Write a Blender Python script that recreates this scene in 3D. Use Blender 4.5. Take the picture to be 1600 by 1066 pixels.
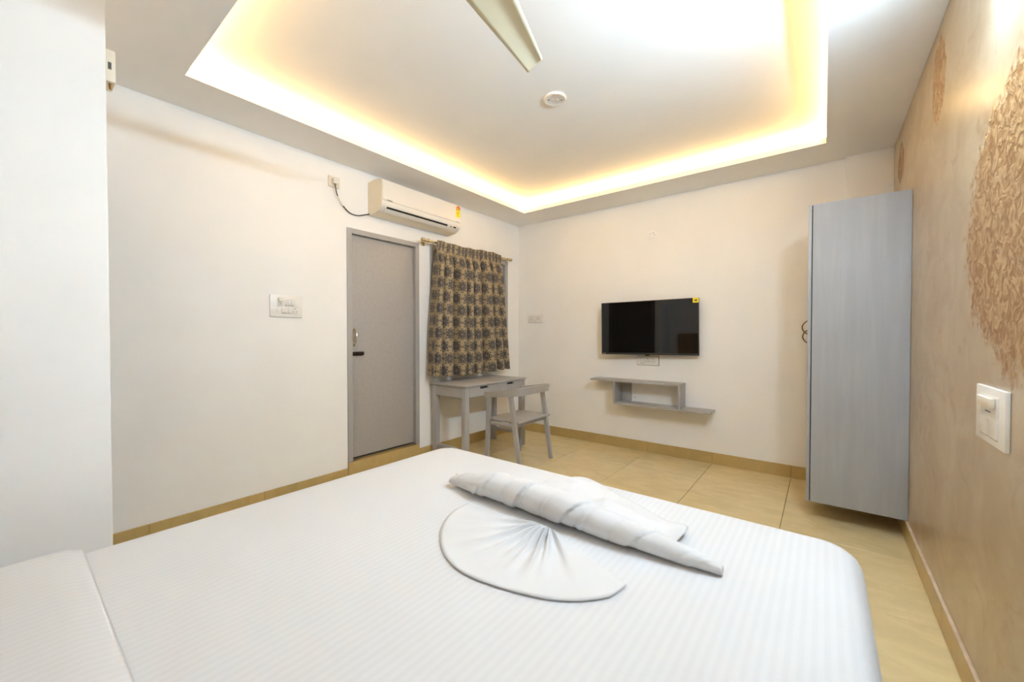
import bpy, bmesh, math, random
from mathutils import Vector, Matrix, noise as mnoise

for _o in list(bpy.data.objects):
    bpy.data.objects.remove(_o, do_unlink=True)
SC = bpy.context.scene
COL = SC.collection

# ------------------------------------------------------------------ camera
CAM = bpy.data.cameras.new('camera')
CAM.sensor_width = 36.0
CAM.lens = 36.0 * 622.96 / 1600.0
CAM.clip_start = 0.02
CAM.dof.use_dof = True
CAM.dof.focus_distance = 4.0
CAM.dof.aperture_fstop = 3.2
cam_o = bpy.data.objects.new('camera', CAM)
COL.objects.link(cam_o)
cam_o.location = (3.0478, -4.0403, 1.1887)
cam_o.rotation_euler = (math.radians(90 - 0.8468), 0, math.radians(37.9716))
SC.camera = cam_o

# ------------------------------------------------------------------ world, exposure, light strengths
W = bpy.data.worlds.new('world')
SC.world = W
W.use_nodes = True
W.node_tree.nodes['Background'].inputs[0].default_value = (0.55, 0.62, 0.75, 1)
W.node_tree.nodes['Background'].inputs[1].default_value = 0.35
SC.view_settings.view_transform = 'Standard'
SC.view_settings.look = 'None'
SC.view_settings.gamma = 1.0
SC.view_settings.use_curve_mapping = False
SC.view_settings.exposure = 3.0
SC.cycles.use_denoising = True
SC.cycles.max_bounces = 10
SC.cycles.diffuse_bounces = 7
SC.cycles.sample_clamp_indirect = 0.0
LED_STRENGTH = 1.65
LED_COLOR = (1.0, 0.60, 0.19, 1)
TUBE_STRENGTH = 79.0
TUBE_COLOR = (0.585, 0.80, 1.0, 1)

# ------------------------------------------------------------------ room measures (metres)
RW = 3.443          # right wall
HS = 2.555          # soffit height
HU = 2.685          # upper ceiling height
NEAR = -4.55        # wall behind the bed head
BX = 1.05           # partition face
BY = -3.802         # partition far edge
SL, SB, SR, SN = 0.392, -0.415, 3.0524, -3.43   # cove opening


# ------------------------------------------------------------------ materials
def new_mat(name):
    m = bpy.data.materials.new(name)
    m.use_nodes = True
    return m, m.node_tree.nodes, m.node_tree.links, m.node_tree.nodes['Principled BSDF']


def srgb(r, g, b):
    f = lambda c: (c / 255) / 12.92 if c / 255 <= 0.04045 else ((c / 255 + 0.055) / 1.055) ** 2.4
    return (f(r), f(g), f(b), 1)


def math_node(nt, op, a, b=None, c=None, clamp=False):
    n = nt.nodes.new('ShaderNodeMath')
    n.operation = op
    n.use_clamp = clamp
    for i, v in enumerate((a, b, c)):
        if v is None:
            continue
        if isinstance(v, (int, float)):
            n.inputs[i].default_value = v
        else:
            nt.links.new(v, n.inputs[i])
    return n.outputs[0]


def mix_col(nt, fac, a, b):
    n = nt.nodes.new('ShaderNodeMix')
    n.data_type = 'RGBA'
    for sock, v in ((n.inputs[0], fac), (n.inputs[6], a), (n.inputs[7], b)):
        if isinstance(v, (int, float, tuple)):
            sock.default_value = v
        else:
            nt.links.new(v, sock)
    return n.outputs[2]


def tex_noise(nt, vec, scale, detail=2.0, rough=0.5, dist=0.0):
    n = nt.nodes.new('ShaderNodeTexNoise')
    n.inputs['Scale'].default_value = scale
    n.inputs['Detail'].default_value = detail
    n.inputs['Roughness'].default_value = rough
    n.inputs['Distortion'].default_value = dist
    if vec is not None:
        nt.links.new(vec, n.inputs['Vector'])
    return n.outputs['Fac']


def position(nt, scale=(1, 1, 1)):
    g = nt.nodes.new('ShaderNodeNewGeometry')
    if scale == (1, 1, 1):
        return g.outputs['Position']
    v = nt.nodes.new('ShaderNodeVectorMath')
    v.operation = 'MULTIPLY'
    nt.links.new(g.outputs['Position'], v.inputs[0])
    v.inputs[1].default_value = scale
    return v.outputs[0]


def ramp(nt, fac, lo, hi):
    n = nt.nodes.new('ShaderNodeMapRange')
    n.interpolation_type = 'SMOOTHSTEP'
    n.inputs['From Min'].default_value = lo
    n.inputs['From Max'].default_value = hi
    nt.links.new(fac, n.inputs['Value'])
    return n.outputs['Result']


def bump(nt, bsdf, height, strength, dist):
    n = nt.nodes.new('ShaderNodeBump')
    n.inputs['Strength'].default_value = strength
    n.inputs['Distance'].default_value = dist
    nt.links.new(height, n.inputs['Height'])
    nt.links.new(n.outputs['Normal'], bsdf.inputs['Normal'])


def plain(name, col, rough=0.5, metal=0.0, var=0.04, scale=12.0, stretch=(1, 1, 1), bmp=0.0, bscale=150.0, coat=0.0):
    m, N, L, b = new_mat(name)
    nt = m.node_tree
    f = tex_noise(nt, position(nt, stretch), scale, 3.0)
    f = ramp(nt, f, 0.3, 0.7)
    lo = tuple(c * (1 - var) for c in col[:3]) + (1,)
    hi = tuple(min(1.0, c * (1 + var)) for c in col[:3]) + (1,)
    L.new(mix_col(nt, f, lo, hi), b.inputs['Base Color'])
    b.inputs['Roughness'].default_value = rough
    b.inputs['Metallic'].default_value = metal
    b.inputs['Coat Weight'].default_value = coat
    if bmp:
        bump(nt, b, tex_noise(nt, position(nt), bscale, 3.0), bmp, 0.002)
    return m


def emit_mat(name, col, strength):
    m, N, L, b = new_mat(name)
    b.inputs['Base Color'].default_value = (0.8, 0.8, 0.8, 1)
    b.inputs['Emission Color'].default_value = col
    b.inputs['Emission Strength'].default_value = strength
    return m


M = {}
M['wall'] = plain('white wall paint', (0.875, 0.86, 0.835, 1), 0.75, var=0.012, scale=3, bmp=0.12, bscale=220)
M['ceil'] = plain('white ceiling paint', (0.885, 0.876, 0.862, 1), 0.8, var=0.01, scale=3)
M['grey'] = plain('grey enamel paint', srgb(166, 163, 161), 0.42, var=0.05, scale=9, stretch=(1, 1, 0.25), bmp=0.05, bscale=90)
M['greydoor'] = plain('grey door laminate', srgb(165, 161, 157), 0.45, var=0.03, scale=40)
M['plastic'] = plain('white plastic', srgb(232, 229, 223), 0.35, var=0.01)
M['cream'] = plain('cream plastic', srgb(226, 217, 198), 0.4, var=0.01)
M['acwhite'] = plain('glossy white plastic', srgb(226, 222, 216), 0.28, var=0.008)
M['acside'] = plain('ivory plastic', srgb(232, 222, 200), 0.4, var=0.01)
M['dark'] = plain('dark gap', (0.012, 0.011, 0.010, 1), 0.7, var=0.1)
M['black'] = plain('black plastic', (0.02, 0.02, 0.021, 1), 0.3, var=0.1)
M['bolt'] = plain('brown oxide steel', srgb(52, 36, 32), 0.4, 0.6, var=0.2)
M['steel'] = plain('brushed steel', srgb(196, 190, 178), 0.3, 1.0, var=0.05)
M['brass'] = plain('pale brass', srgb(214, 200, 168), 0.25, 1.0, var=0.05)
M['oldbrass'] = plain('aged brass', srgb(128, 98, 58), 0.35, 0.8, var=0.1)
M['yellow'] = plain('yellow sticker', srgb(245, 222, 20), 0.45, var=0.03)
M['red'] = plain('red print', srgb(214, 82, 36), 0.5, var=0.05)
M['orange'] = plain('orange print', srgb(240, 150, 40), 0.5, var=0.05)
M['print'] = plain('grey print', srgb(90, 86, 80), 0.5, var=0.05)
M['woodbrown'] = plain('golden brown headboard', srgb(150, 112, 60), 0.45, var=0.15, scale=6, stretch=(1, 1, 6))
M['darkdoor'] = plain('dark brown added door', srgb(48, 34, 26), 0.4, var=0.2, scale=8, stretch=(4, 4, 0.4))
M['cable'] = plain('black cable', (0.02, 0.02, 0.02, 1), 0.5)
M['fan'] = plain('ivory fan enamel', srgb(226, 218, 190), 0.3, var=0.01)
M['led'] = emit_mat('warm led strip', LED_COLOR, LED_STRENGTH)
M['tube'] = emit_mat('cool tube diffuser', TUBE_COLOR, TUBE_STRENGTH)
M['grout'] = plain('dark grout', srgb(96, 78, 50), 0.8, var=0.1)


def tile_mat(name, col, rough):
    m, N, L, b = new_mat(name)
    nt = m.node_tree
    f = ramp(nt, tex_noise(nt, position(nt, (1.0, 2.2, 1)), 5.0, 4.0, 0.6, 0.6), 0.3, 0.72)
    g = tex_noise(nt, position(nt), 60.0, 3.0)
    oi = N.new('ShaderNodeObjectInfo')
    v = math_node(nt, 'MULTIPLY_ADD', oi.outputs['Random'], 0.10, 0.95)
    v = math_node(nt, 'MULTIPLY', v, math_node(nt, 'MULTIPLY_ADD', g, 0.08, 0.96))
    lo = tuple(c * 0.88 for c in col[:3]) + (1,)
    c = mix_col(nt, f, lo, col)
    h = N.new('ShaderNodeVectorMath'); h.operation = 'SCALE'
    L.new(c, h.inputs[0]); L.new(v, h.inputs[3])
    L.new(h.outputs[0], b.inputs['Base Color'])
    b.inputs['Roughness'].default_value = rough
    return m


M['cement'] = plain('pale cement edge', srgb(206, 186, 160), 0.8, var=0.12, scale=20)
M['tile'] = tile_mat('beige vitrified tile', srgb(222, 202, 154), 0.22)
M['skirt'] = tile_mat('tan skirting tile', srgb(190, 164, 106), 0.3)


def right_wall_mat():
    m, N, L, b = new_mat('beige textured silk paint')
    nt = m.node_tree
    pos = position(nt)
    streak = ramp(nt, tex_noise(nt, position(nt, (1, 0.8, 1.0)), 4.0, 5.0, 0.62, 0.9), 0.30, 0.72)
    blot = ramp(nt, tex_noise(nt, position(nt, (1, 0.9, 1.1)), 7.0, 4.0, 0.65, 1.0), 0.53, 0.75)
    base = mix_col(nt, streak, srgb(178, 159, 131), srgb(196, 182, 158))
    base = mix_col(nt, math_node(nt, 'MULTIPLY', blot, 0.55), base, srgb(156, 122, 88))
    sep = N.new('ShaderNodeSeparateXYZ'); L.new(pos, sep.inputs[0])
    wob = tex_noise(nt, pos, 9.0, 3.0, 0.6)
    wob2 = tex_noise(nt, pos, 26.0, 2.0, 0.6)
    mask = None
    for (cy, cz, ry, rz) in ((-2.50, 1.50, 0.56, 0.43), (-1.46, 2.32, 0.13, 0.19), (-0.36, 2.33, 0.13, 0.13), (-3.6, 2.2, 0.3, 0.22), (-3.55, 0.75, 0.3, 0.2)):
        dy = math_node(nt, 'DIVIDE', math_node(nt, 'SUBTRACT', sep.outputs[1], cy), ry)
        dz = math_node(nt, 'DIVIDE', math_node(nt, 'SUBTRACT', sep.outputs[2], cz), rz)
        r = math_node(nt, 'SQRT', math_node(nt, 'ADD', math_node(nt, 'MULTIPLY', dy, dy), math_node(nt, 'MULTIPLY', dz, dz)))
        r = math_node(nt, 'ADD', r, math_node(nt, 'MULTIPLY_ADD', wob, 0.30, -0.15))
        r = math_node(nt, 'ADD', r, math_node(nt, 'MULTIPLY_ADD', wob2, 0.46, -0.23))
        k = math_node(nt, 'SUBTRACT', 1.0, ramp(nt, r, 0.90, 1.04))
        mask = k if mask is None else math_node(nt, 'MAXIMUM', mask, k)
    worm = tex_noise(nt, pos, 24.0, 2.5, 0.55, 1.6)
    worm = ramp(nt, worm, 0.36, 0.66)
    rough_col = mix_col(nt, worm, srgb(146, 108, 68), srgb(188, 160, 122))
    L.new(mix_col(nt, mask, base, rough_col), b.inputs['Base Color'])
    rg = math_node(nt, 'MULTIPLY_ADD', mask, 0.18, 0.30)
    L.new(rg, b.inputs['Roughness'])
    fine = tex_noise(nt, position(nt, (1, 0.8, 1)), 16.0, 4.0, 0.6)
    hgt = math_node(nt, 'ADD', math_node(nt, 'MULTIPLY', mask, worm), math_node(nt, 'MULTIPLY', fine, 0.25))
    bump(nt, b, hgt, 0.45, 0.006)
    return m


M['silk'] = right_wall_mat()


def wardrobe_mat():
    m, N, L, b = new_mat('brushed grey blue paint')
    nt = m.node_tree
    st = ramp(nt, tex_noise(nt, position(nt, (14, 14, 1.1)), 1.6, 4.0, 0.6, 0.2), 0.35, 0.75)
    fine = tex_noise(nt, position(nt, (40, 40, 3)), 3.0, 3.0)
    f = math_node(nt, 'MULTIPLY_ADD', fine, 0.3, math_node(nt, 'MULTIPLY', st, 0.7))
    L.new(mix_col(nt, f, srgb(164, 167, 172), srgb(174, 177, 182)), b.inputs['Base Color'])
    b.inputs['Roughness'].default_value = 0.48
    bump(nt, b, fine, 0.06, 0.002)
    return m


M['wardrobe'] = wardrobe_mat()


def sheet_mat(name, stripes=True):
    m, N, L, b = new_mat(name)
    nt = m.node_tree
    b.inputs['Roughness'].default_value = 0.75
    b.inputs['Sheen Weight'].default_value = 0.15
    weave = tex_noise(nt, position(nt), 380.0, 2.0)
    if stripes:
        sep = N.new('ShaderNodeSeparateXYZ'); L.new(position(nt), sep.inputs[0])
        s = math_node(nt, 'SINE', math_node(nt, 'MULTIPLY', sep.outputs[0], 2 * math.pi / 0.021))
        s = ramp(nt, s, -0.5, 0.5)
        L.new(mix_col(nt, s, (0.658, 0.660, 0.668, 1), (0.680, 0.683, 0.692, 1)), b.inputs['Base Color'])
        L.new(math_node(nt, 'MULTIPLY_ADD', s, -0.15, 0.8), b.inputs['Roughness'])
        bump(nt, b, math_node(nt, 'ADD', math_node(nt, 'MULTIPLY', s, 0.3), math_node(nt, 'MULTIPLY', weave, 0.3)), 0.15, 0.0012)
    else:
        L.new(mix_col(nt, weave, (0.655, 0.655, 0.660, 1), (0.685, 0.686, 0.692, 1)), b.inputs['Base Color'])
        bump(nt, b, weave, 0.15, 0.002)
    return m


M['sheet'] = sheet_mat('white satin stripe cotton')
M['towel'] = sheet_mat('white cotton towel', False)


def curtain_mat():
    m, N, L, b = new_mat('olive brown floral curtain cloth')
    nt = m.node_tree
    uv = N.new('ShaderNodeUVMap'); uv.uv_map = 'UVMap'
    nz = N.new('ShaderNodeTexNoise'); nz.inputs['Scale'].default_value = 14.0
    L.new(uv.outputs[0], nz.inputs['Vector'])
    sc = N.new('ShaderNodeVectorMath'); sc.operation = 'MULTIPLY_ADD'
    L.new(nz.outputs['Color'], sc.inputs[0]); sc.inputs[1].default_value = (0.022, 0.022, 0)
    L.new(uv.outputs[0], sc.inputs[2])
    sep = N.new('ShaderNodeSeparateXYZ'); L.new(sc.outputs[0], sep.inputs[0])
    u, v = sep.outputs[0], sep.outputs[1]
    pu, pv = 0.136, 0.122
    vv = math_node(nt, 'DIVIDE', v, pv)
    row = math_node(nt, 'FLOOR', vv)
    odd = math_node(nt, 'MULTIPLY', math_node(nt, 'MODULO', row, 2.0), 0.5)
    uu = math_node(nt, 'ADD', math_node(nt, 'DIVIDE', u, pu), odd)
    fu = math_node(nt, 'MULTIPLY', math_node(nt, 'SUBTRACT', math_node(nt, 'FRACT', uu), 0.5), pu)
    fv = math_node(nt, 'MULTIPLY', math_node(nt, 'SUBTRACT', math_node(nt, 'FRACT', vv), 0.5), pv)
    r = math_node(nt, 'SQRT', math_node(nt, 'ADD', math_node(nt, 'MULTIPLY', fu, fu), math_node(nt, 'MULTIPLY', fv, fv)))
    th = math_node(nt, 'ARCTAN2', fv, fu)
    c8 = math_node(nt, 'COSINE', math_node(nt, 'MULTIPLY', th, 8.0))
    # crinkled heart of the flower, eight loose petals round it, drops filling the corners
    a1 = math_node(nt, 'SUBTRACT', 1.0, ramp(nt, math_node(nt, 'SUBTRACT', r, math_node(nt, 'MULTIPLY_ADD', c8, -0.006, 0.045)), -0.001, 0.002))
    pet = math_node(nt, 'SUBTRACT', math_node(nt, 'MULTIPLY_ADD', c8, 0.010, 0.002), math_node(nt, 'ABSOLUTE', math_node(nt, 'SUBTRACT', r, 0.056)))
    a2 = ramp(nt, pet, -0.001, 0.002)
    c14 = math_node(nt, 'COSINE', math_node(nt, 'MULTIPLY', th, 14.0))
    drop = math_node(nt, 'SUBTRACT', math_node(nt, 'MULTIPLY_ADD', c14, 0.008, -0.003), math_node(nt, 'ABSOLUTE', math_node(nt, 'SUBTRACT', r, 0.079)))
    a2 = math_node(nt, 'MAXIMUM', a2, math_node(nt, 'MULTIPLY', ramp(nt, drop, -0.001, 0.002), 0.6))
    vein = math_node(nt, 'MULTIPLY', ramp(nt, c8, 0.6, 0.95), ramp(nt, r, 0.012, 0.016))
    core = math_node(nt, 'SUBTRACT', 1.0, ramp(nt, r, 0.008, 0.011))
    fl = math_node(nt, 'MAXIMUM', a1, a2, clamp=True)
    weave = tex_noise(nt, uv.outputs[0], 500.0, 2.0)
    base = mix_col(nt, weave, srgb(146, 128, 98), srgb(170, 150, 116))
    dark = mix_col(nt, tex_noise(nt, uv.outputs[0], 90.0, 2.0), srgb(56, 52, 50), srgb(90, 84, 80))
    dark = mix_col(nt, math_node(nt, 'MULTIPLY', vein, 0.35), dark, srgb(130, 115, 88))
    dark = mix_col(nt, core, dark, srgb(120, 108, 92))
    L.new(mix_col(nt, fl, base, dark), b.inputs['Base Color'])
    b.inputs['Roughness'].default_value = 0.6
    b.inputs['Sheen Weight'].default_value = 0.2
    bump(nt, b, weave, 0.2, 0.001)
    return m


M['curtain'] = curtain_mat()


def screen_mat():
    m, N, L, b = new_mat('glossy black screen')
    nt = m.node_tree
    f = tex_noise(nt, position(nt), 2.0)
    L.new(mix_col(nt, f, (0.004, 0.004, 0.004, 1), (0.007, 0.006, 0.006, 1)), b.inputs['Base Color'])
    b.inputs['Roughness'].default_value = 0.03
    return m


M['screen'] = screen_mat()


def glass_mat():
    m, N, L, b = new_mat('window glass')
    nt = m.node_tree
    b.inputs['Transmission Weight'].default_value = 1.0
    b.inputs['IOR'].default_value = 1.45
    f = tex_noise(nt, position(nt), 3.0)
    L.new(math_node(nt, 'MULTIPLY_ADD', f, 0.02, 0.0), b.inputs['Roughness'])
    b.inputs['Base Color'].default_value = (0.55, 0.62, 0.68, 1)
    return m


M['glass'] = glass_mat()

# ------------------------------------------------------------------ object helpers
ORIGIN = {}


def link(name, mesh, loc, parent=None):
    o = bpy.data.objects.new(name, mesh)
    COL.objects.link(o)
    loc = Vector(loc)
    if parent is not None:
        o.parent = parent
        o.location = loc - ORIGIN[parent.name]
    else:
        o.location = loc
    ORIGIN[o.name] = loc
    return o


def tag(o, label=None, cat=None, group=None, kind=None):
    if label: o['label'] = label
    if cat: o['category'] = cat
    if group: o['group'] = group
    if kind: o['kind'] = kind
    return o


def empty(name, loc, label=None, cat=None, group=None, kind=None):
    o = link(name, None, loc)
    o.empty_display_size = 0.05
    return tag(o, label, cat, group, kind)


def finish(name, bm, mat, parent=None, angle=35, smooth=True, recalc=True):
    """bm holds world coordinates; the object's origin goes to the base of its bounds"""
    if recalc:
        bmesh.ops.recalc_face_normals(bm, faces=bm.faces[:])
    xs = [v.co for v in bm.verts]
    lo = Vector((min(c.x for c in xs), min(c.y for c in xs), min(c.z for c in xs)))
    hi = Vector((max(c.x for c in xs), max(c.y for c in xs), max(c.z for c in xs)))
    org = Vector(((lo.x + hi.x) / 2, (lo.y + hi.y) / 2, lo.z))
    bmesh.ops.translate(bm, verts=bm.verts[:], vec=-org)
    me = bpy.data.meshes.new(name)
    bm.to_mesh(me)
    bm.free()
    me.materials.append(M[mat] if isinstance(mat, str) else mat)
    if smooth:
        for p in me.polygons:
            p.use_smooth = True
        me.set_sharp_from_angle(angle=math.radians(angle))
    return link(name, me, org, parent)


def add_box(bm, x0, x1, y0, y1, z0, z1, bev=0.0, seg=2):
    m = Matrix.Translation(((x0 + x1) / 2, (y0 + y1) / 2, (z0 + z1) / 2)) @ Matrix.Diagonal((abs(x1 - x0), abs(y1 - y0), abs(z1 - z0), 1))
    r = bmesh.ops.create_cube(bm, size=1.0, matrix=m)
    if bev:
        es = {e for v in r['verts'] for e in v.link_edges}
        bmesh.ops.bevel(bm, geom=list(es), offset=bev, segments=seg, affect='EDGES', profile=0.6)
    return r


def box(name, b6, mat, parent=None, bev=0.002, seg=2):
    bm = bmesh.new()
    add_box(bm, *b6, bev=bev, seg=seg)
    return finish(name, bm, mat, parent)


def add_bar(bm, p0, p1, w0, d0, w1=None, d1=None, up=(0, 0, 1), bev=0.002):
    """tapered rectangular bar from p0 to p1"""
    p0, p1 = Vector(p0), Vector(p1)
    w1 = w0 if w1 is None else w1
    d1 = d0 if d1 is None else d1
    ax = (p1 - p0).normalized()
    # keep the section square to the world X/Y axes, cut level at both ends
    vs = []
    for p, w, d in ((p0, w0, d0), (p1, w1, d1)):
        for sx, sy in ((-1, -1), (1, -1), (1, 1), (-1, 1)):
            vs.append(bm.verts.new((p.x + sx * w / 2, p.y + sy * d / 2, p.z)))
    fs = [bm.faces.new(vs[0:4][::-1]), bm.faces.new(vs[4:8])]
    for i in range(4):
        j = (i + 1) % 4
        fs.append(bm.faces.new((vs[i], vs[j], vs[4 + j], vs[4 + i])))
    if bev:
        es = {e for f in fs for e in f.edges}
        bmesh.ops.bevel(bm, geom=list(es), offset=bev, segments=2, affect='EDGES')


def add_tube(bm, pts, rad, n=12, caps=True):
    pts = [Vector(p) for p in pts]
    rads = rad if isinstance(rad, (list, tuple)) else [rad] * len(pts)
    rings = []
    prev = None
    for i, p in enumerate(pts):
        t = (pts[min(i + 1, len(pts) - 1)] - pts[max(i - 1, 0)]).normalized()
        a = prev if prev is not None else (Vector((0, 0, 1)) if abs(t.z) < 0.9 else Vector((1, 0, 0)))
        a = (a - t * a.dot(t)).normalized()
        prev = a
        c = t.cross(a)
        rings.append([bm.verts.new(p + (a * math.cos(2 * math.pi * k / n) + c * math.sin(2 * math.pi * k / n)) * rads[i]) for k in range(n)])
    for r0, r1 in zip(rings, rings[1:]):
        for k in range(n):
            bm.faces.new((r0[k], r0[(k + 1) % n], r1[(k + 1) % n], r1[k]))
    if caps:
        bm.faces.new(rings[0][::-1])
        bm.faces.new(rings[-1])


def add_lathe(bm, center, profile, n=32, axis='z'):
    """profile = [(radius, height)], closed at both ends"""
    cx, cy, cz = center
    rings = []
    for r, h in profile:
        ring = []
        for k in range(n):
            a = 2 * math.pi * k / n
            u, v = r * math.cos(a), r * math.sin(a)
            if axis == 'z': co = (cx + u, cy + v, cz + h)
            elif axis == 'x': co = (cx + h, cy + u, cz + v)
            else: co = (cx + u, cy + h, cz + v)
            ring.append(bm.verts.new(co))
        rings.append(ring)
    for r0, r1 in zip(rings, rings[1:]):
        for k in range(n):
            bm.faces.new((r0[k], r0[(k + 1) % n], r1[(k + 1) % n], r1[k]))
    bm.faces.new(rings[0][::-1])
    bm.faces.new(rings[-1])


def add_prism_y(bm, prof, y0, y1):
    """extrude an (x, z) outline along y"""
    a = [bm.verts.new((x, y0, z)) for x, z in prof]
    b = [bm.verts.new((x, y1, z)) for x, z in prof]
    bm.faces.new(a)
    bm.faces.new(b[::-1])
    for i in range(len(prof)):
        j = (i + 1) % len(prof)
        bm.faces.new((a[i], a[j], b[j], b[i]))


def wall_grid(bm, us, vs, holes, to_front, to_back):
    """a slab of wall with rectangular holes; to_front(u, v) and to_back(u, v) give points"""
    us = sorted(set(us)); vs = sorted(set(vs))
    F = {}; B = {}
    def gv(d, f, i, j):
        if (i, j) not in d:
            d[(i, j)] = bm.verts.new(f(us[i], vs[j]))
        return d[(i, j)]
    def solid(i, j):
        if not (0 <= i < len(us) - 1 and 0 <= j < len(vs) - 1):
            return False
        u, v = (us[i] + us[i + 1]) / 2, (vs[j] + vs[j + 1]) / 2
        return not any(h[0] < u < h[1] and h[2] < v < h[3] for h in holes)
    for i in range(len(us) - 1):
        for j in range(len(vs) - 1):
            if not solid(i, j):
                continue
            for d, f in ((F, to_front), (B, to_back)):
                bm.faces.new([gv(d, f, *k) for k in ((i, j), (i + 1, j), (i + 1, j + 1), (i, j + 1))])
            for (di, dj, a, c) in ((-1, 0, (i, j), (i, j + 1)), (1, 0, (i + 1, j), (i + 1, j + 1)), (0, -1, (i, j), (i + 1, j)), (0, 1, (i, j + 1), (i + 1, j + 1))):
                if not solid(i + di, j + dj):
                    bm.faces.new((gv(F, to_front, *a), gv(F, to_front, *c), gv(B, to_back, *c), gv(B, to_back, *a)))


# ================================================================== the room shell
T = 0.12
DOOR = (-2.312, -1.585, 0.0, 2.062)
WIN = (-1.447, -0.232, 0.897, 2.085)

# floor: dark bed of grout carrying the tiles
fl = box('floor', (-T, RW + T, NEAR - T, T, -0.10, -0.006), 'grout', bev=0)
tag(fl, 'beige vitrified tile floor of the bedroom', 'floor', kind='structure')
TX, TY, TS = 1.047, -0.5212, 0.6
tile_mesh = {}


def tile_piece(x0, x1, y0, y1, z0, z1, parent, mat, name='tile', gap=0.0015):
    key = (round(x1 - x0, 3), round(y1 - y0, 3), round(z1 - z0, 3), mat)
    c = Vector(((x0 + x1) / 2, (y0 + y1) / 2, z0))
    if key not in tile_mesh:
        bm = bmesh.new()
        sx, sy, sz = (x1 - x0) / 2 - (gap if x1 - x0 > 0.05 else 0), (y1 - y0) / 2 - (gap if y1 - y0 > 0.05 else 0), z1 - z0
        add_box(bm, -sx, sx, -sy, sy, 0, sz, bev=0.0012, seg=1)
        me = bpy.data.meshes.new(name)
        bm.to_mesh(me); bm.free()
        me.materials.append(M[mat])
        tile_mesh[key] = me
    return link(name, tile_mesh[key], c, parent)


xs = [0.0] + [TX + TS * k for k in range(-1, 4)] + [RW]
ys = [0.0] + [TY - TS * k for k in range(0, 7)] + [NEAR]
for i in range(len(xs) - 1):
    for j in range(len(ys) - 1):
        if xs[i + 1] - xs[i] > 0.01 and ys[j] - ys[j + 1] > 0.01:
            tile_piece(xs[i], xs[i + 1], ys[j + 1], ys[j], -0.006, 0.0, fl, 'tile')

# left wall with the door and window openings
bm = bmesh.new()
wall_grid(bm, [NEAR - T, T, DOOR[0], DOOR[1], WIN[0], WIN[1]], [-0.1, 0, HU + 0.1, DOOR[3], WIN[2], WIN[3]], [DOOR, WIN],
          lambda u, v: (0, u, v), lambda u, v: (-T, u, v))
tag(finish('wall_left', bm, 'wall', smooth=False), 'white painted wall with the grey door and curtained window', 'wall', kind='structure')
wb = box('wall_back', (-T, RW + T, 0, T, -0.1, HU + 0.1), 'wall', bev=0)
tag(wb, 'warm white back wall behind the television', 'wall', kind='structure')
box('pilaster', (3.176, RW, -0.042, 0.0, 0, HS), 'wall', wb, bev=0.004)
tag(box('wall_right', (RW, RW + T, NEAR - T, T, -0.1, HU + 0.1), 'silk', bev=0), 'beige textured accent wall with brown rough patches', 'wall', kind='structure')
tag(box('wall_near', (-T, RW + T, NEAR - T, NEAR, -0.1, HU + 0.1), 'wall', bev=0), 'white wall behind the head of the bed', 'wall', kind='structure')
bm = bmesh.new()
add_box(bm, 0.0, BX, NEAR, BY, 0, HS, bev=0.006)
tag(finish('wall_partition', bm, 'wall'), 'pale white partition wall at the left edge', 'wall', kind='structure')

# ceiling: upper slab, soffit ring with a lip, fascia behind the lip
ce = box('ceiling', (-T, RW + T, NEAR - T, T, HU, HU + 0.1), 'ceil', bev=0)
tag(ce, 'white tray ceiling with a glowing warm cove', 'ceiling', kind='structure')


def ring(bm, inner, outer, z0, z1):
    def r(e, z): return [bm.verts.new(c) for c in ((e[0], e[2], z), (e[1], e[2], z), (e[1], e[3], z), (e[0], e[3], z))]
    a, b, c, d = r(inner, z0), r(outer, z0), r(inner, z1), r(outer, z1)
    for i in range(4):
        j = (i + 1) % 4
        bm.faces.new((a[i], a[j], b[j], b[i]))
        bm.faces.new((c[i], d[i], d[j], c[j]))
        bm.faces.new((a[i], c[i], c[j], a[j]))
        bm.faces.new((b[i], b[j], d[j], d[i]))


LIP = 0.042
RB = 0.042
inner = (SL, SR, SN, SB)
bm = bmesh.new()
ring(bm, inner, (0.0005, RW - 0.0005, NEAR + 0.0005, -0.0005), HS, HS + 0.012)
finish('soffit', bm, 'ceil', ce, smooth=False)
bm = bmesh.new()
ring(bm, inner, (SL - 0.012, SR + 0.012, SN - 0.012, SB + 0.012), HS + 0.012, HS + LIP)
finish('lip', bm, 'ceil', ce, smooth=False)
bm = bmesh.new()
ring(bm, (SL - RB, SR + RB, SN - RB, SB + RB), (SL - RB - 0.012, SR + RB + 0.012, SN - RB - 0.012, SB + RB + 0.012), HS + 0.012, HU - 0.0005)
finish('fascia', bm, 'ceil', ce, smooth=False)

# skirting tiles
SKH, SKT = 0.103, 0.010
bb = empty('baseboard_back', (RW / 2, 0, 0), 'tan tile skirting along the back wall', 'skirting', kind='structure')
for i in range(len(xs) - 1):
    if xs[i + 1] - xs[i] > 0.01:
        tile_piece(xs[i], min(xs[i + 1], 3.176) if i == len(xs) - 2 else xs[i + 1], -SKT, 0, 0, SKH, bb, 'skirt', gap=0.0011)
box('grout_bed', (0.011, 3.175, -0.005, 0, 0, SKH - 0.002), 'grout', bb, bev=0)
bl = empty('baseboard_left', (0, -1.9, 0), 'tan tile skirting along the door wall', 'skirting', kind='structure')
for y0, y1 in ((BY, -3.53), (-3.53, -2.93), (-2.93, -2.312), (-1.585, -1.12), (-1.12, -0.5212), (-0.5212, -0.012)):
    tile_piece(0, SKT, y0, y1, 0, SKH, bl, 'skirt', gap=0.0011)
box('grout_bed', (0, 0.005, BY, DOOR[0] - 0.001, 0, SKH - 0.002), 'grout', bl, bev=0)
box('grout_bed', (0, 0.005, DOOR[1] + 0.001, -0.012, 0, SKH - 0.002), 'grout', bl, bev=0)
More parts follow.
